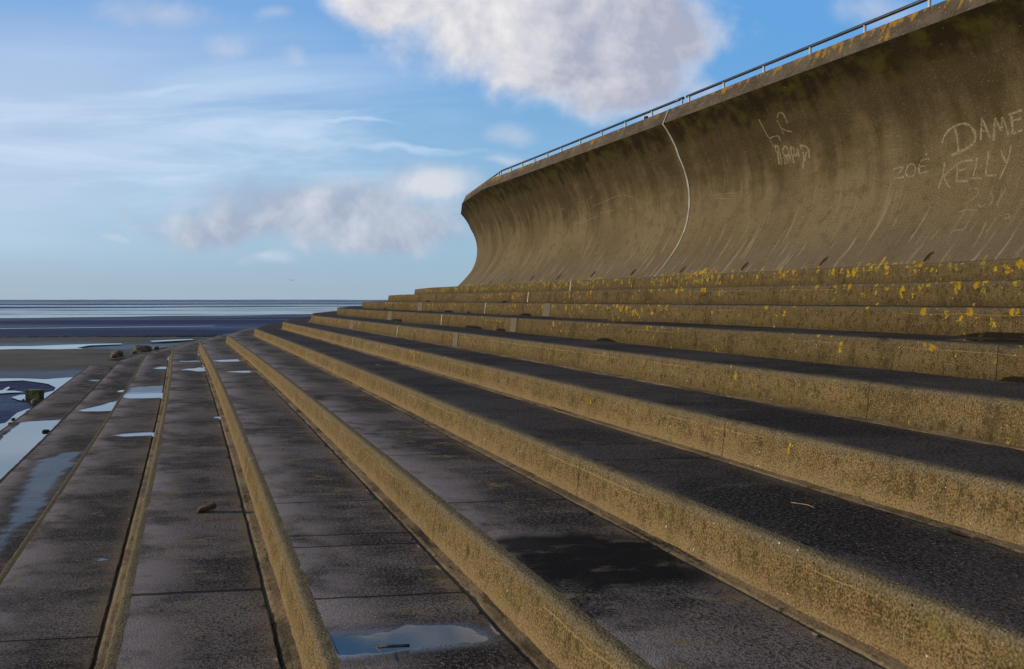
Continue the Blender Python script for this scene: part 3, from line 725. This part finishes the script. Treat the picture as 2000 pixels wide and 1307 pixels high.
# low sand bank beside the apron
def bank(px0, rows):
    V = []; nc = 90
    for k, (v, hgt) in enumerate(rows):
        for c in range(nc):
            u = -500 + 1700 * c / (nc - 1)
            x, y = flat_at(u, v, 0); h = hgt * (1 + .5 * nz(x * .25, y * .25, 2)) + .035 * nz(x * .5, y * 1.2, 4) * (1 if hgt > 0 else 0)
            V.append((x, y, max(h, -.06)))
    return tag(obj('sand_bank', V, grid_faces(len(rows), nc), M_sand, None), kind='structure')
bank(0, [(657.5, -.06), (659, .0), (660.5, .05), (664, .10), (668, .08), (672, .045), (676, .03), (680, .03), (684, .06), (690, .12), (698, .15), (708, .14), (718, .10), (727, .05), (734, .01), (741, -.06)])
def pool(px, z=.004, amp=.12, m=M_pud, name='shore_pool', fr=.8):
    pts = [flat_at(u, v, z) for u, v in px]; out = []
    for k in range(len(pts)):
        a, b = pts[k], pts[(k + 1) % len(pts)]; m_ = max(1, min(24, int(math.hypot(b[0] - a[0], b[1] - a[1]) / .3)))
        for s_ in range(m_):
            f = s_ / m_; x = a[0] + (b[0] - a[0]) * f; y = a[1] + (b[1] - a[1]) * f
            out.append((x + amp * nz(x * fr, y * fr, 1), y + amp * nz(x * fr, y * fr, 5)))
    return sheet(name, out, z, m)
pool([(-60, 677), (60, 676), (140, 673), (190, 671.5), (235, 671), (240, 672.2), (175, 674.6), (150, 679), (165, 681), (100, 684.5), (0, 689), (-60, 690)], .085, .10)
pool([(294, 666), (330, 664), (375, 662.4), (380, 663.4), (345, 665.6), (300, 667.6)], .13, .08)
pool([(-40, 739), (40, 739), (90, 740.5), (140, 737), (165, 733.5), (158, 742), (138, 754), (112, 776), (108, 779), (82, 794), (75, 795), (60, 790), (52, 783), (35, 781), (22, 776), (40, 771), (80, 769), (105, 763), (108, 757), (96, 750), (75, 747), (45, 743), (20, 744), (-40, 746)], .004, .04)
pool([(-40, 766), (5, 762), (16, 755), (20, 757), (12, 763), (30, 763), (50, 766), (20, 767), (-40, 772)], .004, .03)
pool([(-40, 834), (10, 826), (35, 806), (52, 799), (72, 797), (80, 796), (50, 817), (22, 839), (0, 858), (-60, 905), (-100, 905)], .004, .03)
pool([(155, 724), (175, 714), (205, 710), (218, 709), (205, 714), (178, 726)], .004, .05)
# tidal water out on the flats
pool([(-900, 605), (-300, 604.2), (100, 602.4), (300, 601.5), (460, 600), (640, 599), (900, 599), (900, 607), (700, 611), (520, 615.5), (420, 617.2), (300, 619.2), (200, 621), (80, 622.6), (-100, 624), (-900, 627)], .0, .6, M_sea, 'sea', .12)
for pts in ([(-900, 591.6), (200, 591.2), (1200, 590.7), (1200, 591.6), (300, 592.5), (-900, 593)], [(-900, 596.6), (-100, 596.2), (150, 596.6), (400, 595.2), (1100, 594.2), (1100, 596), (600, 597.6), (200, 599), (-900, 599.6)],
            [(-900, 588.2), (1500, 587.9), (1500, 588.5), (-900, 588.8)], [(-200, 643.4), (100, 640.6), (420, 636.4), (420, 637), (100, 641.4), (-200, 644.4)]):
    pool(pts, .0, .4, M_sea, 'tidal_water', .12)
# dark channel bank between the near mud and the bright water
V = []; nc = 120
for k in range(4):
    for c in range(nc):
        u = -700 + 1500 * c / (nc - 1)
        v0 = 623.4 - (u - 0) * .0125 - max(0, u - 420) * .004
        v = v0 + (-.9, -.2, .9, 3.2)[k]; x, y = flat_at(u, v, 0)
        V.append((x, y, (-.03, .10, .16, -.03)[k] * (1 + .5 * nz(x * .15, 3, 3))))
tag(obj('mud_bank', V, grid_faces(4, nc), simple('wet_black_mud', (.010, .011, .02), .6, scale=1), None), kind='structure')
# weed line along the outer edge of the sand
V, F = [], []
for k in range(260):
    u = random.uniform(-60, 430); v = 661.5 - u * .0085 + random.gauss(0, .35)
    x, y = flat_at(u, v, 0); r_ = random.uniform(.04, .20)
    b = len(V)
    for j in range(6): V.append((x + r_ * 1.8 * math.cos(j * 1.047) * random.uniform(.6, 1.2), y + r_ * math.sin(j * 1.047) * random.uniform(.6, 1.2), .02))
    V.append((x, y, .04 + r_ * .5))
    for j in range(6): F.append((b + j, b + (j + 1) % 6, b + 6))
tag(obj('seaweed_line', V, F, M_dark, None), 'dark line of stranded seaweed along the outer edge of the sand', 'seaweed', kind='stuff')
# far shore, low land on the horizon
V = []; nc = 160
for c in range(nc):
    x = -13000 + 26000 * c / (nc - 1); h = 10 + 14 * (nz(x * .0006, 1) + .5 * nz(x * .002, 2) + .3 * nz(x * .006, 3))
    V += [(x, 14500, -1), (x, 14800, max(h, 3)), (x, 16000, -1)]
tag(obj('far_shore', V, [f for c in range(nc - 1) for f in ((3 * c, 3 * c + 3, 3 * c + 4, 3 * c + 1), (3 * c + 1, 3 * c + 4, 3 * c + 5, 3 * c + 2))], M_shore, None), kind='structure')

# ------------------------------------------------------------------ stones, blocks and litter
def rock(name, loc, size, m, label, cat, group=None, seed=0, rz=0, tilt=0, flat=0):
    bm = bmesh.new(); bmesh.ops.create_icosphere(bm, subdivisions=3, radius=1)
    for v in bm.verts:
        c = v.co.copy(); k = 1 + .38 * mn.noise(c * 1.1 + Vector((seed * 3.1, 0, 0))) + .16 * mn.noise(c * 3 + Vector((0, seed, 0)))
        c *= k
        for ax in range(3): c[ax] = math.copysign(abs(c[ax]) ** .75, c[ax]) if abs(c[ax]) > 1e-6 else 0
        v.co = Vector((c.x * size[0] / 2, c.y * size[1] / 2, c.z * size[2] / 2))
    me = bpy.data.meshes.new(name); bm.to_mesh(me); bm.free(); me.materials.append(m)
    for p in me.polygons: p.use_smooth = False if size[0] > .25 else True
    o = bpy.data.objects.new(name, me); C.objects.link(o); o.location = loc; o.rotation_euler = (0, tilt, rz)
    return tag(o, label, cat, group)
def on(i, u, v): return (*flat_at(u, v, zstep(i)), zstep(i))
x, y, z = on(9, 403, 1000)
rock('stone', (x, y, z + .030), (.135, .075, .050), M_brown, 'reddish brown stone alone on the near low step casting a long shadow', 'stone', seed=5, rz=.25, tilt=-.28)
x, y = flat_at(68, 776, 0)
# square weedy block out on the mud
bm = bmesh.new(); bmesh.ops.create_cube(bm, size=1); bmesh.ops.subdivide_edges(bm, edges=bm.edges[:], cuts=7, use_grid_fill=True)
for v in bm.verts:
    d = .05 * mn.noise(v.co * 4) + .04 * mn.noise(v.co * 9); v.co = Vector((v.co.x * .30, v.co.y * .24, v.co.z * .2)) * (1 + d)
me = bpy.data.meshes.new('concrete_block'); bm.to_mesh(me); bm.free(); me.materials.append(M_weedy)
o = bpy.data.objects.new('concrete_block', me); C.objects.link(o); o.location = (x, y, .07); o.rotation_euler = (0, 0, .1)
tag(o, 'square weed streaked yellow green block standing in the shore pool', 'block')
x, y = flat_at(72, 789, 0)
rock('stone', (x, y, .04), (.19, .16, .15), M_rock, 'tan rounded stone just in front of the square weedy block', 'stone', seed=9)
for k, (u, v, s_) in enumerate([(57, 806, .08), (52, 813, .10), (45, 819, .05), (38, 824.5, .12), (30, 826, .05), (21, 829, .06), (26, 820, .05), (84, 786, .05), (90, 785, .05), (46, 782, .04)]):
    x, y = flat_at(u, v, 0)
    rock('pebble', (x, y, .015), (s_ * 1.3, s_, s_ * .7), M_dark, 'small dark stone lying in the shallow pool at the apron edge', 'stone', 'dark stones along the apron edge', seed=k)
x, y, z = on(12, 90, 843)
rock('pebble', (x, y, z + .012), (.11, .07, .045), M_dark, 'flat dark stone in the large white puddle on the shore apron', 'stone', seed=3)
x, y, z = on(12, 218, 721)
rock('pebble', (x, y, z + .012), (.14, .09, .04), M_dark, 'flat dark lump at the far end of the shore apron', 'stone', seed=14)
# boulders where the apron meets the beach
bl = [(228, 702, .34, 'tan wedge shaped boulder nearest in the row by the apron end'), (222, 704, .2, 'small tan boulder beside the wedge shaped one'), (262, 697, .22, 'small tan boulder in the middle of the row by the apron end'),
      (274, 693, .40, 'tallest tan boulder leaning at the apron end'), (282, 690.5, .34, 'squat tan boulder behind the leaning one'), (289, 689, .3, 'brown boulder behind the squat one'), (304, 687, .2, 'small dark boulder farthest along the row')]
for k, (u, v, s_, lab) in enumerate(bl):
    x, y = flat_at(u, v + 1.5, .02)
    rock('boulder', (x, y, .14 + s_ * .25), (s_ * 1.15, s_ * .9, s_ * .85), M_rock, lab, 'boulder', 'boulders at the far apron end', seed=20 + k, rz=k, tilt=-.3 if k == 3 else 0)
pool([(210, 704), (228, 696), (262, 690), (300, 682), (335, 677), (330, 682), (290, 690), (262, 699), (235, 705)], .135, .05, simple('wet_weed', (.010, .011, .018), .9, spec=.1, scale=5), 'weed_bed')
# dark lump on the coping
x, y = P(61.6 + 5.2, QT + 1.95)
rock('stone', (x, y, Z0 + 15.23 * S), (.09, .08, .09), M_dark, 'small black lump sitting on the wall top under the rail', 'stone', seed=4)
def stick(name, pts, r, m, label, cat):
    V, F = tube(pts, r, 6); return tag(obj(name, V, F, m, None), label, cat)
z = zstep(8)
a = flat_at(735, 1271, z); b = flat_at(765, 1268, z); c = flat_at(800, 1265, z); d = flat_at(758, 1291, z)
V, F = tube([(*a, z + .014), (*b, z + .012), (*c, z + .008)], .006, 6); V2, F2 = tube([(*a, z + .012), (*d, z + .008)], .0016, 6)
o = obj('driftwood', V + V2, F + [tuple(k + len(V) for k in f) for f in F2], M_wood); tag(o, 'forked dark splinter of driftwood at the edge of the near puddle', 'driftwood')
z = zstep(6); stick('straw', [(*flat_at(u, v, z), z + .006) for u, v in ((1545, 984), (1560, 986), (1578, 989), (1590, 994))], .0016, M_straw, 'thin straw coloured stalk on the dark tread at the right', 'stalk')
def leaf(i, u, v, s_, lab, m=M_leaf):
    x, y, z = on(i, u, v)
    V = [(x - s_, y, z + .006), (x - s_ * .3, y - s_ * .45, z + .012), (x + s_, y, z + .007), (x - s_ * .2, y + s_ * .5, z + .014), (x - s_ * .1, y, z + .018)]
    tag(obj('dead_leaf', V, [(0, 1, 4), (1, 2, 4), (2, 3, 4), (3, 0, 4)], m, None), lab, 'leaf')
leaf(9, 498, 1187, .010, 'tiny yellow leaf scrap on the near low step'); leaf(5, 738, 715, .035, 'brown leaf lying on the middle tread')
# a gull far out over the flats
gx, gy = (567 - 1000) / FP * 60, 60
V = [(0, -.18, 0), (0, .2, .02), (-.05, 0, .03), (.05, 0, .03), (0, 0, -.05), (-.55, -.05, .16), (-.3, .08, .13), (-.3, -.1, .12), (.5, -.05, .10), (.28, .08, .12), (.28, -.1, .11)]
F = [(0, 2, 3), (1, 3, 2), (0, 4, 2), (0, 3, 4), (1, 2, 4), (1, 4, 3), (2, 6, 5, 7), (3, 10, 8, 9)]
o = obj('bird', V, F, M_bird, None); o.location = (gx, gy, EYE + (586 - 548) / FP * 60); o.rotation_euler = (0, .1, .4); o.scale = (.55, .55, .55)
tag(o, 'tiny distant bird in flight low over the sea', 'bird')

# ------------------------------------------------------------------ light, sky
SUN_EL, SUN_AZ = R(12), R(-88)                    # azimuth from straight ahead, negative = left
sd = Vector((math.sin(SUN_AZ) * math.cos(SUN_EL), math.cos(SUN_AZ) * math.cos(SUN_EL), math.sin(SUN_EL)))
sl = bpy.data.lights.new('sun', 'SUN'); sl.energy = 3.7; sl.angle = R(.53); sl.color = (1, .86, .68)
so = bpy.data.objects.new('sun', sl); C.objects.link(so); so.rotation_euler = (-sd).to_track_quat('-Z', 'Y').to_euler()
w = bpy.data.worlds.new('World'); bpy.context.scene.world = w; w.use_nodes = True
n = NT(w.node_tree)
g = n.n('ShaderNodeTexCoord').outputs['Generated']
sky = n.n('ShaderNodeTexSky', sky_type='NISHITA', sun_disc=False, sun_elevation=SUN_EL, sun_rotation=SUN_AZ, air_density=1.0, dust_density=.6, ozone_density=2.0)
dx, dy, dz = n.xyz(g)
yy = n.m('MAXIMUM', n.m('ABSOLUTE', dy), .12)
p_ = n.m('DIVIDE', dx, yy); q_ = n.m('DIVIDE', dz, yy)
PV = n.comb(p_, q_)
wn = n.n('ShaderNodeTexNoise'); n.put(wn.inputs['Vector'], PV); wn.inputs['Scale'].default_value = 7; wn.inputs['Detail'].default_value = 4
warp = n.vm('SCALE', n.vm('SUBTRACT', wn.outputs['Color'], (.5, .5, .5))); warp.node.inputs[3].default_value = .075
PW = n.vm('ADD', PV, warp)
def ell(cx, cy, rx, ry, amp=1, rot=0):
    v = n.vm('SUBTRACT', PW, ((cx - 1000) / FP, (586 - cy) / FP, 0))
    v = n.mapv(v, (FP / rx, FP / ry, 0), (0, 0, 0)) if not rot else n.mapv(n.mapv(v, rot=(0, 0, rot)), (FP / rx, FP / ry, 0))
    d = n.vm('LENGTH', v); return n.m('MULTIPLY', n.m('SUBTRACT', 1, d), amp)
def mx(l):
    r = l[0]
    for k in l[1:]: r = n.m('SMOOTH_MAX', r, k, .15)
    return r
fb = n.noise(PV, 9, 8, .58, .2); fb2 = n.noise(n.vm('ADD', PV, (-.022, .012, 0)), 9, 8, .58, .2)
cum = mx([ell(1090, -10, 360, 180), ell(1190, 130, 190, 112), ell(1270, 60, 150, 110), ell(800, -10, 170, 75), ell(930, 60, 130, 110), ell(1060, 120, 160, 90)])
den = n.ss(n.m('ADD', cum, n.m('MULTIPLY', n.m('SUBTRACT', fb, .5), 1.15)), -.14, .50)
low = mx([ell(620, 425, 300, 58), ell(830, 368, 95, 48), ell(470, 432, 170, 42), ell(740, 450, 190, 42), ell(560, 395, 130, 42), ell(690, 405, 150, 55)])
den2 = n.m('MULTIPLY', n.ss(n.m('ADD', low, n.m('MULTIPLY', n.m('SUBTRACT', fb, .5), 1.7)), -.35, .6), .9)
wisp = mx([ell(1005, 258, 62, 30), ell(985, 322, 50, 14), ell(1720, 35, 90, 45), ell(320, 15, 120, 28, .9), ell(450, 80, 50, 30, .8), ell(1365, 160, 70, 32), ell(560, 110, 30, 20, .7), ell(535, 25, 40, 20, .7), ell(222, 466, 22, 8), ell(530, 505, 60, 14, .8), ell(860, 450, 70, 18), ell(1300, 50, 150, 60, .6)])
den3 = n.m('MULTIPLY', n.ss(n.m('ADD', wisp, n.m('MULTIPLY', n.m('SUBTRACT', fb, .5), 1.6)), -.25, 1.0), .6)
# cirrus streaks fanning from the left
cv = n.mapv(PV, (2.0, 15, 1), rot=(0, 0, .05))
ci = n.noise(cv, 1.0, 9, .60, .7)
ci2 = n.noise(n.mapv(PV, (.9, 5, 1), loc=(3, 2, 0)), 1.2, 5, .55, .4)
reg = n.m('MULTIPLY', n.ss(p_, -.30, .02, 1, 0), n.m('MULTIPLY', n.ss(q_, .03, .16), n.ss(q_, .20, .36, 1, 0)))
den4 = n.m('MULTIPLY', n.m('ADD', n.m('MULTIPLY', n.ss(ci, .38, .70), .75), n.m('MULTIPLY', n.ss(ci2, .4, .62), .35)), reg)
streak = mx([ell(640, 246, 200, 9), ell(780, 300, 230, 16), ell(330, 175, 160, 14, .8), ell(830, 296, 130, 9), ell(600, 290, 240, 20, .8)])
den4 = n.m('MAXIMUM', den4, n.m('MULTIPLY', n.ss(n.m('ADD', streak, n.m('MULTIPLY', n.m('SUBTRACT', ci, .5), 2.6)), -.2, 1.0), .62))
SK = .085
skyt = n.mix(1, sky.outputs[0], (SK, SK, SK), 'MULTIPLY')
az = n.ss(p_, -.6, .35)
hi_c = n.mix(az, (.21, .43, .80), (.14, .395, .80))
skyc = n.mix(n.ss(q_, -.01, .11), (.37, .50, .63), (.32, .55, .74))
skyc = n.mix(n.ss(q_, .06, .34), skyc, hi_c)
veil = n.m('MULTIPLY', n.ss(p_, -.08, -.62), n.m('MULTIPLY', n.ss(q_, .0, .14), n.ss(q_, .26, .40, 1, 0)))
skyc = n.mix(n.m('MULTIPLY', veil, .6), skyc, (.60, .70, .90))
skyc = n.mix(n.ss(q_, .42, 1.3), skyc, (.13, .18, .27))  # unseen overhead sky dimmed to grey, added to cut the blue fill
skyc = n.mix(.12, skyc, skyt)
lit = n.m('ADD', n.m('MULTIPLY', n.m('SUBTRACT', fb, fb2), 2.4), .68)
lit = n.m('SUBTRACT', lit, n.m('MULTIPLY', n.ss(p_, -.04, .15), n.ss(den, .35, 1, 0, .62)), clamp=True)
cc = n.mix(lit, (.41, .44, .56), (.86, .84, .85))
lit2 = n.m('ADD', n.m('MULTIPLY', n.m('SUBTRACT', fb, fb2), 3.2), n.m('ADD', .25, n.ss(ell(845, 362, 90, 50), -.2, .6, 0, .75)), clamp=True)
cc2 = n.mix(lit2, (.38, .44, .57), (.70, .72, .78))
col = n.mix(den4, skyc, (.62, .76, .93))
col = n.mix(den3, col, n.mix(lit, (.42, .48, .64), (.66, .72, .84)))
col = n.mix(den2, col, cc2)
col = n.mix(den, col, cc)
bg = n.n('ShaderNodeBackground'); n.put(bg.inputs[0], col); bg.inputs[1].default_value = 1.0
wo = n.n('ShaderNodeOutputWorld'); n.t.links.new(bg.outputs[0], wo.inputs[0])

# ------------------------------------------------------------------ camera
cam = bpy.data.cameras.new('camera'); cam.sensor_width = 36; cam.lens = FP / 2000 * 36; cam.clip_end = 60000; cam.clip_start = .05
cam.shift_y = -67.5 / 2000
co = bpy.data.objects.new('camera', cam); C.objects.link(co); co.location = (0, 0, EYE); co.rotation_euler = (R(90), 0, 0)
sc = bpy.context.scene; sc.camera = co
sc.render.resolution_x, sc.render.resolution_y = 1024, 669
sc.view_settings.view_transform = 'Standard'; sc.view_settings.look = 'None'; sc.view_settings.exposure = 0; sc.view_settings.gamma = 1
